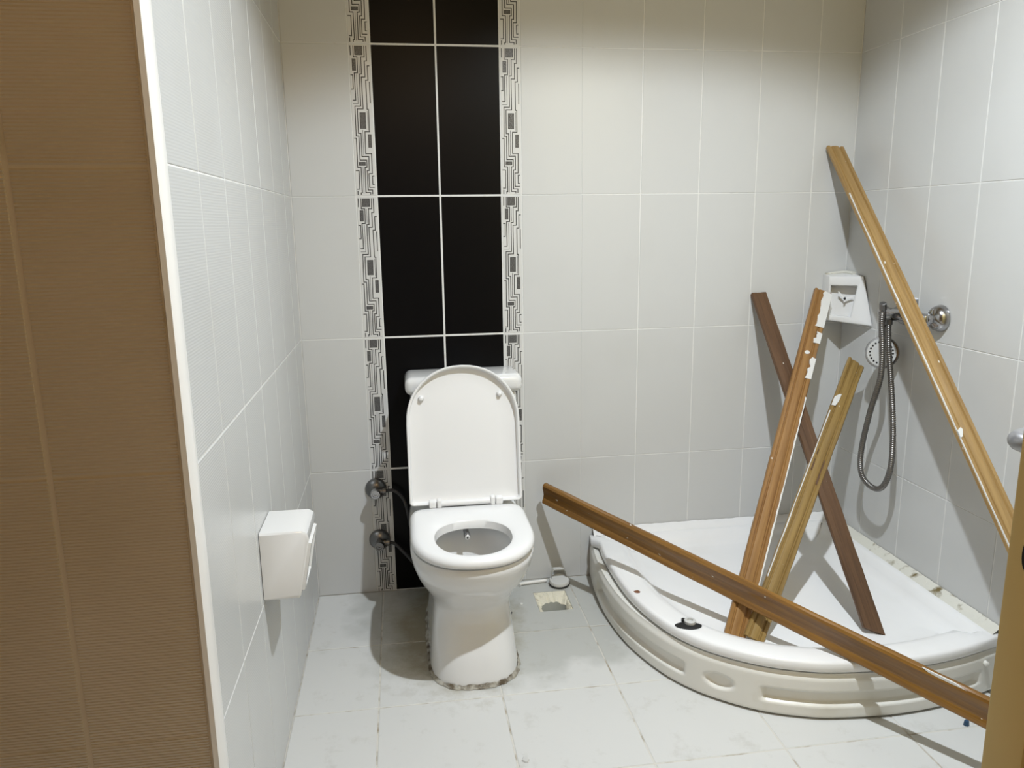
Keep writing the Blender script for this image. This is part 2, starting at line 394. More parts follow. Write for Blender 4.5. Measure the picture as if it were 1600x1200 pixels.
# floor slab with a square opening for the drain
DX0, DX1, DY0, DY1 = 0.012, 0.124, -0.236, -0.100
bm = bmesh.new()
for (a, b, c, d) in [(-2.42, DX0, -3.82, 0.13), (DX1, XR+0.125, -3.82, 0.13), (DX0, DX1, -3.82, DY0), (DX0, DX1, DY1, 0.13)]:
    bm_box(bm, a, b, c, d, -0.10, -0.0015)
floor = struct(link('floor', from_bm('floor', bm), M['grout_floor']))
fx = [XL, -0.50, -0.17, 0.149, 0.476, 0.800, 1.122, XR]
fy = [0.0, -0.352, -0.667, -0.99, -1.312, -1.634]
for x0, x1 in zip(fx, fx[1:]):
    for y1, y0 in zip(fy, fy[1:]):
        if x0 < 0 < x1 and y1 == 0.0:
            bm = bmesh.new(); a0, a1, b0, b1 = x0+0.002, x1-0.002, y0+0.002, y1-0.002
            for (p, q, r_, s_) in [(a0, DX0, b0, b1), (DX1, a1, b0, b1), (DX0, DX1, b0, DY0), (DX0, DX1, DY1, b1)]:
                bm_box(bm, p, q, r_, s_, -TT, 0)
            bmesh.ops.remove_doubles(bm, verts=bm.verts, dist=1e-5)
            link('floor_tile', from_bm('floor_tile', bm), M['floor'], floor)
        else:
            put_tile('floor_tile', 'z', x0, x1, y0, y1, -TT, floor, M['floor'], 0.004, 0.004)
fx2 = [XL-0.322*i for i in range(5)] ; fx2 = fx2[::-1]
for x0, x1 in zip(fx2[2:], fx2[3:]):
    for y1, y0 in zip([YF-0.01, -1.634], [-1.634, -1.95]): put_tile('floor_tile', 'z', x0, x1, y0, y1, -TT, floor, M['floor'], 0.004, 0.004)

# ------------------------------------------------------------------ lamps
lamp = empty('ceiling_downlight', (KEY_POS.x, KEY_POS.y, CEIL), 'round recessed ceiling downlight above the bathroom, out of the picture', 'lamp')
child('trim_ring', lathe('trim_ring', [(0.028, 2.379), (0.045, 2.379), (0.047, 2.374), (0.043, 2.368), (0.030, 2.370)], origin=Vector((KEY_POS.x, KEY_POS.y, 0))), M['chrome'], lamp)
child('lens', lathe('lens', [(0.029, 2.379), (0.029, 2.373), (0.001, 2.371)], origin=Vector((KEY_POS.x, KEY_POS.y, 0))), M['lens'], lamp)
ld = bpy.data.lights.new('downlight_beam', 'SPOT'); ld.energy = KEY_W; ld.color = KEY_COL; ld.spot_size = math.radians(141); ld.spot_blend = 0.22; ld.shadow_soft_size = 0.022
ld.use_nodes = True                      # luminaire profile: intensity falls with the angle from straight down
_n = ld.node_tree; _em = _n.nodes['Emission']; _tc = _n.nodes.new('ShaderNodeTexCoord'); _sp = _n.nodes.new('ShaderNodeSeparateXYZ')
_ab = _n.nodes.new('ShaderNodeMath'); _ab.operation = 'ABSOLUTE'; _pw = _n.nodes.new('ShaderNodeMath'); _pw.operation = 'POWER'; _pw.inputs[1].default_value = KEY_POW
_n.links.new(_tc.outputs['Normal'], _sp.inputs[0]); _n.links.new(_sp.outputs['Z'], _ab.inputs[0]); _n.links.new(_ab.outputs[0], _pw.inputs[0]); _n.links.new(_pw.outputs[0], _em.inputs['Strength'])
lo = bpy.data.objects.new('downlight_beam', ld); C.objects.link(lo); lo.parent = lamp; lo.location = (0, 0, KEY_POS.z-CEIL)
hl = empty('hall_fill_lamp', (HALL_POS.x, HALL_POS.y, CEIL), 'warm fill lamp added under the hall ceiling behind the viewer, unseen', 'lamp')  # added, unseen source of warm fill for the dim hall-side wall
child('fill_lamp_base', lathe('fill_lamp_base', [(0.10, CEIL), (0.10, CEIL-0.015), (0.085, CEIL-0.02)], origin=Vector((HALL_POS.x, HALL_POS.y, 0))), M['plastic'], hl)
child('fill_lamp_shade', lathe('fill_lamp_shade', [(0.084, CEIL-0.02), (0.09, CEIL-0.035), (0.07, CEIL-0.055), (0.02, CEIL-0.065)], origin=Vector((HALL_POS.x, HALL_POS.y, 0))), M['globe'], hl)
ld = bpy.data.lights.new('hall_fill', 'POINT'); ld.energy = HALL_W; ld.color = HALL_COL; ld.shadow_soft_size = 0.09
lo = bpy.data.objects.new('hall_fill', ld); C.objects.link(lo); lo.parent = hl; lo.location = (0, 0, -0.17)

# ------------------------------------------------------------------ toilet
TX = -0.230
def ring(hw, yf, yb, z, n=56, ef=2.25, eb=5.0, cx=TX, fl=1.2):
    yc = yf + min(hw*fl, (yb-yf)*0.62); out = []
    for k in range(n):
        th = 2*math.pi*k/n; c, s = math.cos(th), math.sin(th)
        e = ef if s < 0 else eb
        xx = hw*math.copysign(abs(c)**(2/e), c)
        yy = yc + (-(yc-yf) if s < 0 else (yb-yc))*abs(s)**(2/e)
        out.append(Vector((cx+xx, yy, z)))
    return out
toilet = empty('toilet', (TX, -0.36, 0), 'white ceramic toilet with its lid raised in front of black tiles', 'toilet')
body = [ring(.127, -.622, -.06, 0.0, ef=2.6), ring(.126, -.620, -.06, 0.02, ef=2.6), ring(.119, -.598, -.06, 0.09, ef=2.6), ring(.113, -.575, -.06, 0.15, ef=2.6),
        ring(.112, -.572, -.05, 0.19, ef=2.5), ring(.118, -.585, -.05, 0.215, ef=2.4), ring(.131, -.610, -.04, 0.242), ring(.146, -.640, -.03, 0.27),
        ring(.158, -.670, -.03, 0.30), ring(.168, -.697, -.03, 0.335), ring(.173, -.712, -.03, 0.365), ring(.173, -.714, -.03, 0.378), ring(.168, -.709, -.035, 0.387),
        ring(.150, -.690, -.12, 0.3885), ring(.128, -.672, -.38, 0.387, ef=2.1, eb=2.4), ring(.122, -.666, -.386, 0.375, ef=2.1, eb=2.4), ring(.126, -.670, -.382, 0.35, ef=2.1, eb=2.4),
        ring(.124, -.660, -.39, 0.31, ef=2.1, eb=2.4), ring(.108, -.62, -.40, 0.26, ef=2, eb=2.2), ring(.08, -.57, -.42, 0.215, ef=2, eb=2), ring(.045, -.52, -.44, 0.19, ef=2, eb=2)]
TS = Vector((0.003, 0.034, -0.015))
def settle(rg):
    out = []
    for p in rg:
        k = min(max((p.z-.08)/.29, 0), 1); q = p + TS*k; q.y = min(q.y, -.006); out.append(q)
    return out
body = [settle(r_) for r_ in body]
child('toilet_bowl', loft('toilet_bowl', body, sm=50), M['ceramic'], toilet)
so = dict(cx=-0.228)
seat = [ring(.168, -.716, -.322, .394, eb=9, **so), ring(.1725, -.722, -.318, .400, eb=9, **so), ring(.1725, -.722, -.318, .410, eb=9, **so), ring(.166, -.715, -.323, .4185, eb=9, **so), ring(.158, -.707, -.33, .4205, eb=8, **so),
        ring(.116, -.690, -.434, .4205, ef=2.05, eb=2.3, **so), ring(.108, -.682, -.440, .416, ef=2.05, eb=2.3, **so), ring(.106, -.680, -.442, .394, ef=2.05, eb=2.3, **so)]
seat = [[p + TS for p in r_] for r_ in seat]
child('toilet_seat', loft('toilet_seat', seat, close=True, sm=50), M['plastic'], toilet)
# lid
LA = math.radians(10.5); LB = Vector((-0.223, -0.264, 0.408)); LU = Vector((0, math.sin(LA), math.cos(LA))); LN_ = Vector((0, -math.cos(LA), math.sin(LA)))
def lid_ring(ins, t, n=24):
    hw, H, vs_ = 0.1735-ins, 0.424-ins, 0.250; pts = []; v0 = ins*0.7; rc = 0.012
    for k in range(n+1):
        th = math.pi*k/n; pts.append((hw*math.copysign(abs(math.cos(th))**(2/2.12), math.cos(th)), vs_ + (H-vs_)*abs(math.sin(th))**(2/2.12)))
    for k in range(5): a = math.pi + math.pi/2*k/4; pts.append((-hw+rc+rc*math.cos(a), v0+rc+rc*math.sin(a)))
    for k in range(5): a = 1.5*math.pi + math.pi/2*k/4; pts.append((hw-rc+rc*math.cos(a), v0+rc+rc*math.sin(a)))
    return [LB + Vector((px, 0, 0)) + LU*v + LN_*t for px, v in pts]
lid_r = [lid_ring(.02, -.004), lid_ring(.006, -.002), lid_ring(0, .004), lid_ring(0, .022), lid_ring(.002, .0245), lid_ring(.005, .0245), lid_ring(.0075, .022), lid_ring(.010, .005), lid_ring(.014, .003), lid_ring(.06, .003)]
lid = child('toilet_lid', loft('toilet_lid', lid_r, sm=45), M['plastic'], toilet)
def on_lid(px, v, t): return LB + Vector((px, 0, 0)) + LU*v + LN_*t
for px, v in ((-0.125, 0.326), (0.116, 0.331)):
    child('bumper', lathe('bumper', [(0.009, 0.002), (0.009, 0.008), (0.0065, 0.012), (0.0065, 0.016), (0.004, 0.018)], 16, LN_, on_lid(px, v, 0)), M['plastic'], lid)
hb = Vector((0, -0.284, 0.415))
child('hinge_bar', sweep('hinge_bar', [Vector((-0.300, hb.y, hb.z)), Vector((-0.150, hb.y, hb.z))], 0.0095, 16, 50), M['plastic'], toilet)
for cx_ in (-0.327, -0.123):
    child('hinge_block', box_mesh('hinge_block', cx_-.011, cx_+.011, hb.y-.012, hb.y+.012, .4045, .427, .004, 3), M['plastic'], toilet)
for cx_ in (-0.307, -0.143):
    child('hinge_tab', box_mesh('hinge_tab', cx_-.007, cx_+.007, hb.y-.014, hb.y+.010, .4045, .431, .004, 3), M['plastic'], toilet)
tank = child('tank', box_mesh('tank', -.380, -.043, -.158, -.004, .36, .735, .022, 4), M['ceramic'], toilet)
tlid = bmesh.new(); bm_box(tlid, -.3955, -.026, -.170, -.002, .727, .785, .022, 5)
child('tank_lid', from_bm('tank_lid', tlid, 40), M['ceramic'], toilet)
# bidet nozzle inside the bowl
na = Vector((0.05, -1, -0.25)); no_ = Vector((-0.235, -0.400, 0.362))
child('bidet_nozzle', lathe('bidet_nozzle', [(0.007, -0.06), (0.0085, 0.0), (0.0095, 0.006), (0.0095, 0.018), (0.0075, 0.021), (0.004, 0.022)], 18, na, no_), M['chrome'], toilet)
child('nozzle_tip', lathe('nozzle_tip', [(0.0078, 0.0205), (0.0072, 0.0228), (0.003, 0.0232)], 14, na, no_), M['plastic'], toilet)
child('nozzle_hole', lathe('nozzle_hole', [(0.0026, 0.0230), (0.0026, 0.0236)], 10, na, no_), M['dark'], toilet)
# cement bead round the base
bead = []
for hw_, yf_, z_ in ((.126, -.621, .0), (.134, -.630, .001), (.131, -.627, .006), (.126, -.621, .010)):
    rr = ring(hw_, yf_, -.05, z_, n=96, ef=2.6)
    bead.append([Vector((p.x + random.uniform(-.0025, .0025), p.y + random.uniform(-.0025, .0025), p.z + (random.uniform(-.003, .003) if z_ > .005 else 0))) for p in rr])
child('base_sealant', loft('base_sealant', bead, cap0=False, cap1=False, close=False, sm=60), M['cement'], toilet)

# ------------------------------------------------------------------ angle valves with hoses
def valve(loc, ang, label, dull, hose_pts):
    t = empty('angle_valve', loc, label, 'valve')
    p = Vector(loc); ax = Vector((0, -1, 0)); mm = M['chrome_dull'] if dull else M['chrome']
    child('escutcheon', lathe('escutcheon', [(0.036, 0.001), (0.036, 0.004), (0.030, 0.012), (0.018, 0.019), (0.012, 0.021)], 28, ax, p), M['chrome_dull'], t)
    child('valve_body', lathe('valve_body', [(0.011, 0.018), (0.011, 0.042), (0.013, 0.044)], 20, ax, p), mm, t)
    knob = [(0.012, 0.043), (0.0165, 0.046), (0.0165, 0.064), (0.0145, 0.068), (0.010, 0.068), (0.009, 0.065), (0.004, 0.065), (0.0035, 0.062)]
    child('knob', lathe('knob', knob, 20, ax, p), mm, t)
    sd = Vector((math.cos(ang), 0, math.sin(ang)))
    child('outlet', lathe('outlet', [(0.008, 0.008), (0.008, 0.022), (0.011, 0.023), (0.011, 0.033), (0.008, 0.034)], 16, sd, p + ax*0.032), M['chrome_dull'], t)
    path = catmull([p + ax*0.032 + sd*0.030] + [Vector(q) for q in hose_pts], 8)
    child('supply_hose', sweep('supply_hose', path, 0.0055, 10), M['rubber'], t)
valve((-0.507, 0, 0.378), 0.0, 'chrome angle valve on the border tiles, upper of the two beside the toilet', False, [(-0.445, -.034, .377), (-0.415, -.04, .345), (-0.402, -.045, .29), (-0.395, -.05, .25), (-0.37, -.06, .23)])
valve((-0.503, 0, 0.194), 0.0, 'dull angle valve near the floor, lower of the two beside the toilet', True, [(-0.45, -.034, .186), (-0.415, -.045, .150), (-0.385, -.06, .120), (-0.345, -.075, .10)])

# ------------------------------------------------------------------ ceramic paper holder on the left wall
ph = empty('paper_holder', (XL, -0.84, 0.45), 'white ceramic toilet paper holder on the left tiled wall', 'paper holder')
def holder_ring(y, ins=0.0, dx=0.0):
    x0 = XL + 0.001
    o = [(x0, .452+ins), (XL+.074-ins, .452+ins), (XL+.079-ins, .458+ins), (XL+.104-ins, .588-ins), (XL+.101-ins, .600-ins), (XL+.090-ins, .607-ins), (x0, .607-ins)]
    return [Vector((a+dx, y, b)) for a, b in o]
bmh = bmesh.new()
y0, y1 = -0.912, -0.772
# outer shell without its +X mouth, with a recess inside the mouth
outer = [holder_ring(y0, .004), holder_ring(y0+.004), holder_ring(y1-.004), holder_ring(y1, .004)]
child('holder_body', loft('holder_body', outer, sm=40), M['ceramic'], ph)
def mouth(d, ins):
    a = Vector((XL+.0805, 0, .466)); b = Vector((XL+.1015, 0, .575)); dr = (b-a).normalized(); n_ = Vector((dr.z, 0, -dr.x))
    lo_, hi_ = a + dr*(ins*0.8), b - dr*ins
    return [lo_ + n_*d + Vector((0, y0+.012+ins, 0)), lo_ + n_*d + Vector((0, y1-.012-ins, 0)), hi_ + n_*d + Vector((0, y1-.012-ins, 0)), hi_ + n_*d + Vector((0, y0+.012+ins, 0))]
child('mouth_rim', loft('mouth_rim', [mouth(-.002, 0), mouth(.006, .001), mouth(.007, .006), mouth(.001, .010)], cap0=False, cap1=False, sm=30), M['ceramic'], ph)
child('roll_niche', loft('roll_niche', [mouth(.0015, .009), mouth(.002, .010)], sm=None), M['grey_plastic'], ph)

# ------------------------------------------------------------------ corner soap dish
sdh = empty('soap_dish', (1.10, -0.06, 0.90), 'white ceramic soap dish in the shower corner with an open front', 'soap dish')
TLp, TRp = Vector((1.058, -.052, 1.056)), Vector((1.146, -.118, 1.060)); BLp, BRp = Vector((1.058, -.060, .908)), Vector((1.146, -.186, .899))
def lerp(a, b, t): return a + (b-a)*t
def face_pt(u, v): return lerp(lerp(BLp, BRp, u), lerp(TLp, TRp, u), v)
fn = ((TRp-TLp).cross(TLp-BLp)).normalized()
if fn.y > 0: fn = -fn
def backp(p): return Vector((min(p.x+.004, 1.147), -.002, p.z)) if p.x < 1.10 else Vector((1.1475, max(p.y+.03, -.1), p.z))
frame_o = [face_pt(0, 0), face_pt(1, 0), face_pt(1, 1), face_pt(0, 1)]
mo = [face_pt(.04, .12), face_pt(.52, .13), face_pt(.76, .80), face_pt(.05, .80)]
cor = lambda z: Vector((1.1475, -.0015, z))
bm = bmesh.new()
def vv(p): return bm.verts.new(p)
FO = [vv(p) for p in frame_o]; FI = [vv(p) for p in mo]; dep = -fn*0.045
FB = [vv(p + dep*(0.75 if i in (0, 3) else 1.0)) for i, p in enumerate(mo)]
for i in range(4):
    j = (i+1) % 4
    bm.faces.new((FO[i], FO[j], FI[j], FI[i])); bm.faces.new((FI[i], FI[j], FB[j], FB[i]))
bm.faces.new(FB)
bl, tl_ = vv(Vector((1.066, -.0015, .906))), vv(Vector((1.066, -.0015, 1.062))); cb, ct = vv(cor(.903)), vv(cor(1.066))
bm.faces.new((FO[0], FO[3], tl_, bl)); bm.faces.new((FO[3], FO[2], ct, tl_)); bm.faces.new((FO[0], bl, cb, FO[1])); bm.faces.new((FO[1], cb, ct, FO[2])); bm.faces.new((bl, tl_, ct, cb))
ed = [e for e in bm.edges if (e.verts[0] in FO+FI and e.verts[1] in FO+FI)]
bmesh.ops.recalc_face_normals(bm, faces=bm.faces)
bmesh.ops.bevel(bm, geom=ed, offset=0.005, segments=3, profile=0.5, affect='EDGES')
child('dish_body', from_bm('dish_body', bm, 40), M['ceramic'], sdh)
cpt = face_pt(.40, .52) + dep*0.55
for k, (d1, ln) in enumerate(((Vector((-.6, .35, .8)), .034), (Vector((1, -.55, .18)), .028), (Vector((-.2, .1, -1)), .014))):
    d1 = d1.normalized(); sid = d1.cross(fn).normalized()
    bm = bmesh.new(); pts = [cpt + sid*.003, cpt - sid*.003, cpt + d1*ln*.8 - sid*.005, cpt + d1*ln]
    A = [bm.verts.new(p + fn*.004) for p in pts]; B_ = [bm.verts.new(p) for p in pts]
    bm.faces.new(A); bm.faces.new(B_[::-1])
    for i in range(4): bm.faces.new((A[i], B_[i], B_[(i+1) % 4], A[(i+1) % 4]))
    child('hook_blade', from_bm('hook_blade', bm), M['plastic'], sdh)
child('hook_screw', lathe('hook_screw', [(0.004, 0), (0.004, 0.007), (0.002, 0.009)], 12, fn, cpt), M['dark'], sdh)
# mouldy joint under and above the dish
child('dish_sealant', sweep('dish_sealant', [Vector((1.07, -.006, 1.062)), Vector((1.11, -.006, 1.066)), Vector((1.143, -.006, 1.068)), Vector((1.143, -.06, 1.066))], lambda i: .004+.001*i, 8), M['sealant'], sdh)

# ------------------------------------------------------------------ shower mixer, hose and handset
MX, MZ = 1.106, 0.962
mix = empty('shower_mixer', (XR, -0.40, MZ), 'chrome wall shower mixer with metal hose behind the leaning plank', 'shower mixer')
for yy in (-0.503, -0.353):
    child('flange', lathe('flange', [(0.039, 0.0015), (0.039, 0.006), (0.034, 0.020), (0.024, 0.030), (0.014, 0.033), (0.012, 0.034)], 28, Vector((-1, 0, 0)), Vector((XR, yy, MZ+.002))), M['chrome'], mix)
    child('inlet_nut', lathe('inlet_nut', [(0.013, 0.030), (0.0155, 0.031), (0.0155, 0.046), (0.013, 0.048)], 8, Vector((-1, 0, 0)), Vector((XR, yy, MZ+.001)), 20), M['chrome'], mix)
child('mixer_body', lathe('mixer_body', [(0.010, 0), (0.0155, 0.004), (0.0155, 0.035), (0.018, 0.05), (0.0225, 0.075), (0.0225, 0.15), (0.016, 0.165), (0.016, 0.20), (0.018, 0.205), (0.0185, 0.215), (0.013, 0.227), (0.004, 0.231)], 24, Vector((0, 1, 0)), Vector((MX, -0.512, MZ))), M['chrome'], mix)
child('lever', loft('lever', [[Vector((MX+a, -0.43+b, z)) for a, b in ((-.011, -.011), (.011, -.011), (.011, .011), (-.011, .011))] for z in (MZ+.018, MZ+.052)] + [[Vector((MX+a-.004, -0.43+b, MZ+.057)) for a, b in ((-.008, -.008), (.008, -.008), (.008, .008), (-.008, .008))]], sm=20), M['chrome'], mix)
child('outlet_nut', lathe('outlet_nut', [(0.009, 0.0), (0.013, 0.002), (0.013, 0.018), (0.010, 0.02)], 10, Vector((0, 0, -1)), Vector((1.088, -0.350, MZ-.015)), 20), M['chrome_dull'], mix)
hp = catmull([(1.088, -.350, .940), (1.086, -.365, .86), (1.082, -.394, .770), (1.078, -.425, .66), (1.076, -.440, .575), (1.075, -.441, .49), (1.074, -.415, .427), (1.073, -.372, .406), (1.072, -.318, .418), (1.071, -.294, .455), (1.070, -.297, .53), (1.066, -.330, .65), (1.060, -.375, .765), (1.054, -.382, .86), (1.052, -.372, .93), (1.054, -.366, .972)], 10)
hp = resample(hp, 0.0022)
child('shower_hose', sweep('shower_hose', hp, lambda i: 0.0092 if (i % 3) else 0.0076, 10), M['hose'], mix)
hs = empty('hand_shower', (1.09, -0.32, 0.83), 'round chrome hand shower hanging head down below the mixer', 'hand shower')
hn = Vector((-.74, -.66, .12)).normalized(); hc = Vector((1.098, -0.318, 0.835))
child('handle', sweep('handle', catmull([hc - hn*.004 + Vector((0, 0, .03)), Vector((1.085, -.328, .90)), Vector((1.066, -.352, .965)), Vector((1.055, -.364, .995))], 8), lambda i: .011 - .0001*i, 14), M['chrome'], hs)
hd = child('head', lathe('head', [(0.012, -0.016), (0.03, -0.012), (0.049, -0.002), (0.051, 0.002), (0.049, 0.006), (0.044, 0.007)], 32, hn, hc), M['chrome'], hs)
child('spray_face', lathe('spray_face', [(0.0445, 0.0065), (0.043, 0.0078), (0.001, 0.0085)], 32, hn, hc), M['grey_plastic'], hs)
e1 = hn.cross(Vector((0, 0, 1))).normalized(); e2 = e1.cross(hn)
for k in range(20):
    a = 2*math.pi*k/20; c_ = hc + (e1*math.cos(a) + e2*math.sin(a))*.034
    child('nozzle', lathe('nozzle', [(0.0028, 0.007), (0.0028, 0.0098)], 6, hn, c_, 20), M['dark'], hs)
child('hose_nut', lathe('hose_nut', [(0.009, -.01), (0.011, -.008), (0.011, .012), (0.009, .014)], 10, Vector((-.3, -.3, 1)), Vector((1.055, -.366, .985)), 20), M['chrome_dull'], hs)

# ------------------------------------------------------------------ shower tray
front_pts = [(.236, -.004), (.218, -.15), (.213, -.32), (.232, -.486), (.281, -.637), (.338, -.732), (.405, -.800), (.480, -.853), (.560, -.888), (.645, -.910), (.81, -.922), (.98, -.905), (1.146, -.862)]
fc = [Vector((p.x, p.y)) for p in catmull([(a, b, 0) for a, b in front_pts], 6)]
tray = empty('shower_tray', (0.72, -0.42, 0), 'white quadrant corner shower tray with a curved front panel', 'shower tray')
nb = 18
rightside = [Vector((1.146, -.862 + .858*k/nb)) for k in range(1, nb+1)]
backside = [Vector((1.146 - .910*k/nb, -.004)) for k in range(1, nb)]
outl = fc + rightside + backside; NO = len(outl); nf = len(fc)
def nrm_at(i):
    a, b, c_ = outl[i-1], outl[i], outl[(i+1) % NO]
    t1, t2 = (b-a).normalized(), (c_-b).normalized()
    n1, n2 = Vector((-t1.y, t1.x)), Vector((-t2.y, t2.x)); n_ = (n1+n2)
    n_ = n_.normalized(); return n_/max(n_.dot(n1), .5)
NRM = [nrm_at(i) for i in range(NO)]       # inward for ccw outline
ccw = sum(outl[i].x*outl[(i+1) % NO].y - outl[(i+1) % NO].x*outl[i].y for i in range(NO)) > 0
if not ccw: NRM = [-n_ for n_ in NRM]
OS = [0.0]
for a, b in zip(outl, outl[1:]): OS.append(OS[-1] + (b-a).length)
def sst(a, b, x_): t = min(max((x_-a)/(b-a), 0), 1); return t*t*(3-2*t)
def tray_ring(d, z, wall=1.0):
    out = []
    for i, p in enumerate(outl):
        pull = .026*(1-sst(.25, .85, OS[i])) if i < nf else 0.0
        d_ = d; d = d_ + pull
        wgt = 1.0 if 2 < i < nf-3 else wall
        q = p + NRM[i]*d*wgt; q.x = min(q.x, 1.146); q.y = min(q.y, -.003)
        out.append(Vector((q.x, q.y, z))); d = d_
    return out
trr = [tray_ring(.02, .134), tray_ring(.001, .1345, 0), tray_ring(-.001, .137, 0), tray_ring(0, .155, 0), tray_ring(.003, .160, .5), tray_ring(.009, .1625, .5),
       tray_ring(.060, .1615, .6), tray_ring(.078, .158, .6), tray_ring(.098, .140, .62), tray_ring(.112, .126, .64), tray_ring(.135, .1215, .7), tray_ring(.19, .1195, .8)]
trr.append([Vector((.74 + (p.x-.74)*.5, -.40 + (p.y+.40)*.5, .1178)) for p in trr[-1]])
trr.append([Vector((.74 + (p.x-.74)*.03, -.40 + (p.y+.40)*.03, .1172)) for p in trr[-2]])
child('tray_basin', loft('tray_basin', trr, cap0=False, sm=60), M['acrylic'], tray)
# curved front panel with recessed bands and an oval
fcd = [Vector((p.x, p.y)) for p in catmull([(a, b, 0) for a, b in front_pts], 14)]
S = [0.0]
for a, b in zip(fcd, fcd[1:]): S.append(S[-1] + (b-a).length)
def s_near(px, py): return min(range(len(fcd)), key=lambda i: (fcd[i].x-px)**2 + (fcd[i].y-py)**2)
s1a, s1b = S[s_near(.214, -.20)], S[s_near(.325, -.71)]
so_ = S[s_near(.390, -.785)]
s2a, s2b = S[s_near(.475, -.851)], S[s_near(1.075, -.885)]
def sst(a, b, x_): t = min(max((x_-a)/(b-a), 0), 1); return t*t*(3-2*t)
def relief(s, z):
    d = 0.0
    for a, b in ((s1a, s1b), (s2a, s2b)):
        hor = sst(a, a+.014, s)*(1-sst(b-.014, b, s)); ver = sst(.036, .046, z)*(1-sst(.070, .080, z)); d = max(d, hor*ver*0.014)
    e = math.hypot((s-so_)/.042, (z-.060)/.023)
    d = max(d, (1-sst(.70, 1.05, e))*.011)
    d += .007*(1-sst(.0, .02, .127-z)) if z > .105 else 0
    d += .004*(1-sst(0, .012, z))
    return d
ZS = [.007 + .120*k/34 for k in range(35)]
bm = bmesh.new(); grid = []
for i, p in enumerate(fcd):
    t = (fcd[min(i+1, len(fcd)-1)] - fcd[max(i-1, 0)]).normalized(); n_ = Vector((-t.y, t.x))
    if n_.dot(Vector((.8, -.35))-p) < 0: n_ = -n_
    colv = []
    for z in ZS:
        q = p + n_*relief(S[i], z); colv.append(bm.verts.new((min(q.x, 1.146), min(q.y, -.004), z)))
    qb = p + n_*.03; colv.append(bm.verts.new((min(qb.x, 1.146), min(qb.y, -.004), ZS[-1]-.002))); colv.append(bm.verts.new((min(qb.x, 1.146), min(qb.y, -.004), ZS[0])))
    grid.append(colv)
m_ = len(grid[0])
for a, b in zip(grid, grid[1:]):
    for k in range(m_):
        try: bm.faces.new((a[k], b[k], b[(k+1) % m_], a[(k+1) % m_]))
        except ValueError: pass
skirt = child('front_panel', from_bm('front_panel', bm, 60), M['skirt'], tray)
child('panel_clip', lathe('panel_clip', [(0.007, 0), (0.007, 0.012), (0.004, 0.014)], 14, Vector((-.1, -1, 0)), Vector((1.088, -.876, .098))), M['skirt'], skirt)
# black sheet behind the panel, stands in for the shade in the gap
child('gap_shade_sheet', loft('gap_shade_sheet', [tray_ring(.020, .002, .7), tray_ring(.020, .1345, .7)], cap0=False, cap1=False, sm=None), M['dark'], tray)
# sealant along the two walls
def strip(pts, h0, name):
    bm = bmesh.new(); prev = None
    for i, (a, b, c_) in enumerate(pts):
        j1, j2 = random.uniform(-.0012, .0012), random.uniform(-.0012, .0012)
        v3 = [bm.verts.new(a + Vector((0, 0, j1))), bm.verts.new(b + Vector((0, 0, j2*.4))), bm.verts.new(c_)]
        if prev:
            for k in range(2): bm.faces.new((prev[k], v3[k], v3[k+1], prev[k+1]))
        prev = v3
    return from_bm(name, bm, 60)
n_ = 70
child('sealant_strip', strip([(Vector((.245+.90*k/n_, -.0012, .182)), Vector((.245+.90*k/n_, -.016, .178)), Vector((.245+.90*k/n_, -.030, .160))) for k in range(n_+1)], 0, 'sealant_strip'), M['acrylic'], tray)
child('sealant_strip', strip([(Vector((1.1478, -.003-.852*k/n_, .180)), Vector((1.136, -.003-.852*k/n_, .174)), Vector((1.118, -.003-.852*k/n_, .160))) for k in range(n_+1)], 0, 'sealant_strip'), M['sealant'], tray)

# rubber stopper lying on the tray rim
SZ = .1622
dr = empty('drain_stopper', (.3465, -.672, SZ), 'black rubber drain stopper with a pale grey collar on the tray rim', 'drain stopper')
rim = []
for k in range(24):
    a = 2*math.pi*k/24; c_, s_ = math.cos(a), math.sin(a)
    rim.append((.037*c_*(1 - .10*s_*s_ + .18*(s_ > 0)*(-s_)), .020*s_*(1.15 if s_ < 0 else .75)))
rx = Vector((.98, -.20, 0)); ry = Vector((.20, .98, 0)); sc_ = Vector((.3465, -.674, SZ))
child('stopper_pad', loft('stopper_pad', [[sc_ + rx*(a*f) + ry*(b*f) + Vector((0, 0, z)) for a, b in rim] for f, z in ((1, 0), (1, .002), (.92, .0035))], sm=30), M['dark'], dr)
cc_ = Vector((.3545, -.6655, SZ))
child('stopper_collar', lathe('stopper_collar', [(.016, .001), (.016, .010), (.0135, .012), (.0085, .012), (.0075, .006)], 20, Vector((0, 0, 1)), cc_), M['grey_plastic'], dr)
child('stopper_nub', lathe('stopper_nub', [(.006, .001), (.006, .009), (.004, .010)], 10, Vector((0, 0, 1)), sc_ + Vector((-.006, .021, 0))), M['dark'], dr)

# ------------------------------------------------------------------ floor drain, its cap, scraps
fd = empty('floor_drain', ((DX0+DX1)/2, (DY0+DY1)/2, -.03), 'open square floor drain pit with round pipe beside the toilet', 'drain')
cx_, cy_ = .068, -.190
sq = []; ci = []; pi_ = []
for k in range(40):
    a = 2*math.pi*k/40; c_, s_ = math.cos(a), math.sin(a); q = max(abs(c_), abs(s_))
    mx_, my_ = (DX0+DX1)/2, (DY0+DY1)/2
    sq.append(Vector((mx_ + c_/q*(DX1-DX0)/2*.985, my_ + s_/q*(DY1-DY0)/2*.985, -.0005 + random.uniform(-.001, .0005))))
    ci.append(Vector((cx_ + .043*c_ + random.uniform(-.002, .002), cy_ + .034*s_ + random.uniform(-.002, .002), -.018 + .006*s_ + random.uniform(-.003, .003))))
    pi_.append(Vector((cx_ + .041*c_, cy_ + .032*s_, -.095)))
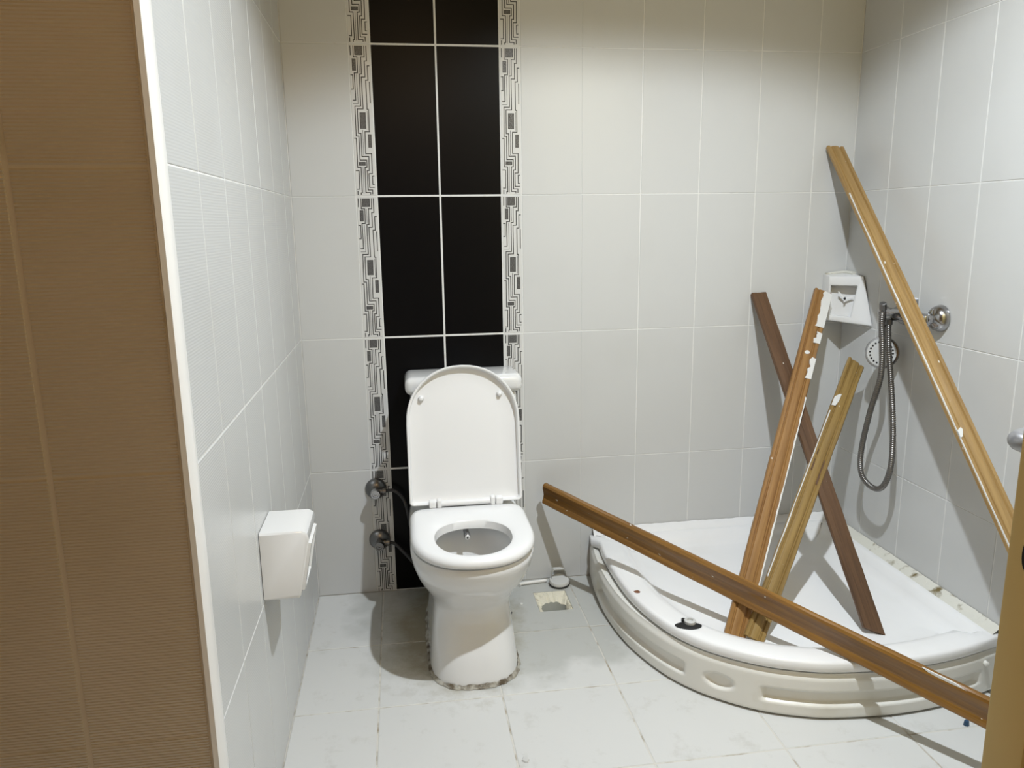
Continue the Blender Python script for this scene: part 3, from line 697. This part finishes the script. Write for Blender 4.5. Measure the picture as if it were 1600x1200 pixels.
mid_ = [a.lerp(b, .5) + Vector((0, 0, .004 + random.uniform(-.003, .003))) for a, b in zip(sq, ci)]
child('drain_pit', loft('drain_pit', [sq, mid_, ci], cap0=False, cap1=False, sm=30), M['drain_cement'], fd)
child('drain_pipe', loft('drain_pipe', [ci, pi_], cap0=False, cap1=True, sm=60), M['pipe'], fd)
cap = empty('drain_cover', (.114, -.058, 0), 'round grey drain cover with a raised loop handle beside the open floor drain', 'drain cover')
cax = Vector((-.05, -.12, 1)).normalized(); cp = Vector((.114, -.058, .004))
child('cover_disc', lathe('cover_disc', [(.034, 0), (.036, .004), (.036, .016), (.033, .020), (.002, .021)], 28, cax, cp), M['grey_plastic'], cap)
child('gasket', lathe('gasket', [(.0365, .003), (.0378, .006), (.0365, .009)], 28, cax, cp), M['dark'], cap)
lp = []
for k in range(13):
    a = math.pi*k/12; lp.append(cp + cax*.019 + Vector((-.027*math.cos(a)**1 if abs(math.cos(a)) < 2 else 0, .012, .036*min(1, 1.5*math.sin(a)))))
bm = bmesh.new(); prev = None
for p in lp:
    q4 = [bm.verts.new(p + Vector(o)) for o in ((0, -.009, 0), (0, .009, 0), (0, .009, -.003), (0, -.009, -.003))]
    if prev:
        for k in range(4): bm.faces.new((prev[k], q4[k], q4[(k+1) % 4], prev[(k+1) % 4]))
    else: first = q4
    prev = q4
bm.faces.new(first); bm.faces.new(prev[::-1])
child('loop_handle', from_bm('loop_handle', bm, 40), M['grey_plastic'], cap)
tag(link('plastic_strip', sweep('plastic_strip', catmull([(-.030, -.046, .007), (-.018, -.040, .007), (.03, -.034, .007), (.072, -.030, .007)], 5), lambda i: .0085 if i < 4 else .006, 8), M['trim']), 'thin white plastic strip lying along the wall beside the round drain cover', 'strip')
def scrap(name, c, r, h, m, label, cat, n=7, el=1.0):
    random.seed(int(abs(c[0])*1e4))
    base = [Vector((c[0] + r*el*math.cos(2*math.pi*k/n)*random.uniform(.7, 1.2), c[1] + r*math.sin(2*math.pi*k/n)*random.uniform(.7, 1.2), c[2])) for k in range(n)]
    ctr = Vector(c); top = [ctr + (p-ctr)*.8 + Vector((0, 0, h)) for p in base]
    tag(link(name, loft(name, [base, top], sm=None), m), label, cat)
scrap('plastic_scrap', (.964, -.981, .0005), .007, .012, M['blue'], 'tiny blue plastic scrap on the floor in front of the tray', 'scrap')
scrap('plastic_shard', (-.149, -.930, .0005), .013, .003, M['grey_plastic'], 'small clear grey shard on the floor near the picture bottom', 'scrap', 6, .7)
scrap('paint_flake', (.268, -.462, .1622), .010, .002, M['rust'], 'small brown flake lying on the left rim of the shower tray', 'flake')
scrap('plaster_crumb', (-.040, -.176, .0005), .006, .004, M['paint'], 'small white crumb on the floor left of the open drain', 'crumb')
cl = [Vector((-.102, -.225, .004)), Vector((-.082, -.232, .004)), Vector((-.098, -.262, .004))]
tag(link('metal_clip', sweep('metal_clip', cl, .003, 8), M['chrome_dull']), 'bent grey metal clip on the floor right of the toilet foot', 'clip')

# ------------------------------------------------------------------ planks (old wooden mouldings)
def plank(name, top, bot, uhint, width, prof, material, label, skew_t=0.0, skew_b=0.0, seed=1, roll=0.0):
    random.seed(seed)
    T, B = Vector(top), Vector(bot); L = (T-B).length; ez = (T-B).normalized()
    u = Vector(uhint); u = (u - ez*u.dot(ez)).normalized()
    n = u.cross(ez).normalized()                 # +Y local = away from the viewer for a right-handed frame
    mid = (T+B)/2
    if n.dot(mid - CAM) < 0: n = -n; u = -u if u.cross(ez).dot(n) < 0 else u
    ex = n.cross(-ez).normalized() if False else ez.cross(n)*-1
    ex = n.cross(ez)                              # right handed: ex x n = ez
    if roll:
        R_ = Matrix.Rotation(roll, 3, ez); ex = R_ @ ex; n = R_ @ n
    seg = 26; rings = []
    for k in range(seg+1):
        z = L*k/seg; rg = []
        for px, py in prof:
            X_ = px*width; zz = z
            if k == 0: zz += skew_b*X_
            if k == seg: zz += skew_t*X_
            edge = abs(px) > .45
            rg.append(Vector((X_ + (random.uniform(-.0007, .0007) if edge else 0), py + (random.uniform(-.0005, .0005) if edge else 0), zz)))
        rings.append(rg)
    o = link(name, loft(name, rings, sm=25), material)
    o.matrix_world = Matrix(((ex.x, n.x, ez.x, B.x), (ex.y, n.y, ez.y, B.y), (ex.z, n.z, ez.z, B.z), (0, 0, 0, 1)))
    tag(o, label, 'plank', 'old wooden planks in the shower corner')
    return o, L
CAS = [(-.5, 0), (-.5, -.009), (-.46, -.0125), (-.34, -.0125), (-.30, -.0085), (-.25, -.0085), (-.22, -.0115), (.05, -.014), (.16, -.0125), (.20, -.009), (.25, -.009), (.29, -.0135), (.44, -.0135), (.5, -.010), (.5, 0)]
OGEE = [(-.5, 0), (-.5, -.008), (-.44, -.0115), (-.30, -.0105), (-.22, -.0075), (-.05, -.0075), (.12, -.011), (.24, -.0155), (.38, -.0165), (.47, -.0135), (.5, -.009), (.5, 0)]
FLAT = [(-.5, 0), (-.5, -.009), (-.47, -.012), (-.18, -.0125), (-.15, -.011), (.15, -.011), (.18, -.0125), (.47, -.012), (.5, -.009), (.5, 0)]
def patch(o, pts, y=-.0138, name='paint_lit_edge_patch', m=None):
    bm = bmesh.new()
    A = [bm.verts.new((a, y-.0007, b)) for a, b in pts]; B_ = [bm.verts.new((a, y+.003, b)) for a, b in pts]
    bm.faces.new(A); bm.faces.new(B_[::-1]); k = len(pts)
    for i in range(k): bm.faces.new((A[i], B_[i], B_[(i+1) % k], A[(i+1) % k]))
    p = link(name, from_bm(name, bm), m or M['paint'], o); p['label'] = 'flaking white paint and painted lit edge'; return p

pA, LA_ = plank('wooden_plank', (.066, -.050, .342), (.897, -1.194, .1565), (0, 0, 1), .076, OGEE, M['woodA'],
      'long golden brown wooden moulding lying across the tray front, nearly level', skew_t=.0, seed=3)
pB, LB_ = plank('wooden_plank', (.8256, -.003, .998), (.864, -.728, .1225), (1, 0, 0), .054, FLAT, M['woodB'],
      'dark brown wooden plank leaning on the back wall, behind two lighter planks', skew_b=-.55, seed=4)
pC, LC_ = plank('wooden_plank', (1.030, -.062, 1.004), (.472, -.690, .1235), (1, 0, 0), .060, CAS, M['woodC'],
      'orange brown moulding with a white painted edge leaning beside the soap dish', seed=5)
pD, LD_ = plank('wooden_plank', (1.084, -.200, .779), (.518, -.711, .1235), (1, 0, 0), .056, CAS, M['woodD'],
      'shortest yellow brown moulding, leaning across the dark plank below the soap dish', skew_t=-.25, seed=6)
pE, LE_ = plank('wooden_plank', (1.068, -.010, 1.480), (1.028, -1.425, .012), (1, 0, 0), .059, CAS, M['woodE'],
      'tallest light brown moulding leaning across the shower mixer in the corner', skew_t=-.1, seed=7)

random.seed(21)
def ragged(x0, x1, z0, z1, n=9, j=.004):
    l = [(x0 + random.uniform(-j, j), z0 + (z1-z0)*k/n) for k in range(n+1)]
    return [(x1, z0 + .004)] + l + [(x1, z1 - .002)]
patch(pC, ragged(.002, .0298, LC_-.150, LC_-.001, 14, .0035))
patch(pC, ragged(.010, .0298, LC_-.215, LC_-.168, 6, .005))
patch(pC, ragged(.014, .0298, LC_-.355, LC_-.270, 7, .005))
patch(pC, [(-.012, LC_-.262), (-.006, LC_-.268), (.002, LC_-.264), (.006, LC_-.258), (0, LC_-.252), (-.008, LC_-.254)])
patch(pC, ragged(.026, .0300, .15, LC_-.42, 24, .0015))
patch(pD, [(-.0278, LD_-.20), (-.016, LD_-.196), (-.011, LD_-.175), (-.010, LD_-.145), (-.018, LD_-.150), (-.0278, LD_-.165)])
patch(pD, [(-a, b) for a, b in ragged(.0255, .0278, .18, LD_-.22, 18, .001)])
patch(pE, [(-a, b) for a, b in ragged(.0272, .0293, .25, LE_-.22, 40, .0009)])  # white line painted on for the lit raw left edge
patch(pE, [(-.0293, .93), (-.020, .935), (-.012, .955), (-.015, .962), (-.0293, .952)])
patch(pA, [(.028, .10), (.033, .095), (.0388, .13), (.0388, .20), (.034, .185)])

# ------------------------------------------------------------------ door leaf at the right edge
de = Vector((.2645, -1.795, 0)); dd = Vector((.905, .425, 0)).normalized(); dn = Vector((-dd.y, dd.x, 0))
bm = bmesh.new(); bm_box(bm, 0, .742, -.042, 0, .008, 2.06, .003, 2)
door = struct(link('door_1', from_bm('door_1', bm, 35), M['door']), 'tan door leaf standing open at the right edge')
ang = math.atan2(dd.y, dd.x)
door.location = de; door.rotation_euler = (0, 0, ang)
bm = bmesh.new(); bm_box(bm, -.0006, .003, -.031, -.011, .78, .985, .0002, 1)
pl = bmesh.new()
oval = [[Vector((-.0008+dx_, -.021 + .006*math.cos(2*math.pi*k/20), .885 + .020*math.sin(2*math.pi*k/20))) for k in range(20)] for dx_ in (.004, 0)]
link('latch_hole', loft('latch_hole', oval, sm=None), M['dark'], door)
bm.free(); pl.free()
hr = [Vector((.085, .0, .985)), Vector((.085, .028, .985)), Vector((.092, .040, .985)), Vector((.11, .044, .985)), Vector((.19, .044, .983))]
link('lever_handle', sweep('lever_handle', catmull(hr, 6), .0115, 14), M['handle'], door)
link('handle_rose', lathe('handle_rose', [(.024, 0), (.024, .006), (.018, .009)], 20, Vector((0, 1, 0)), Vector((.085, 0, .985))), M['chrome_dull'], door)
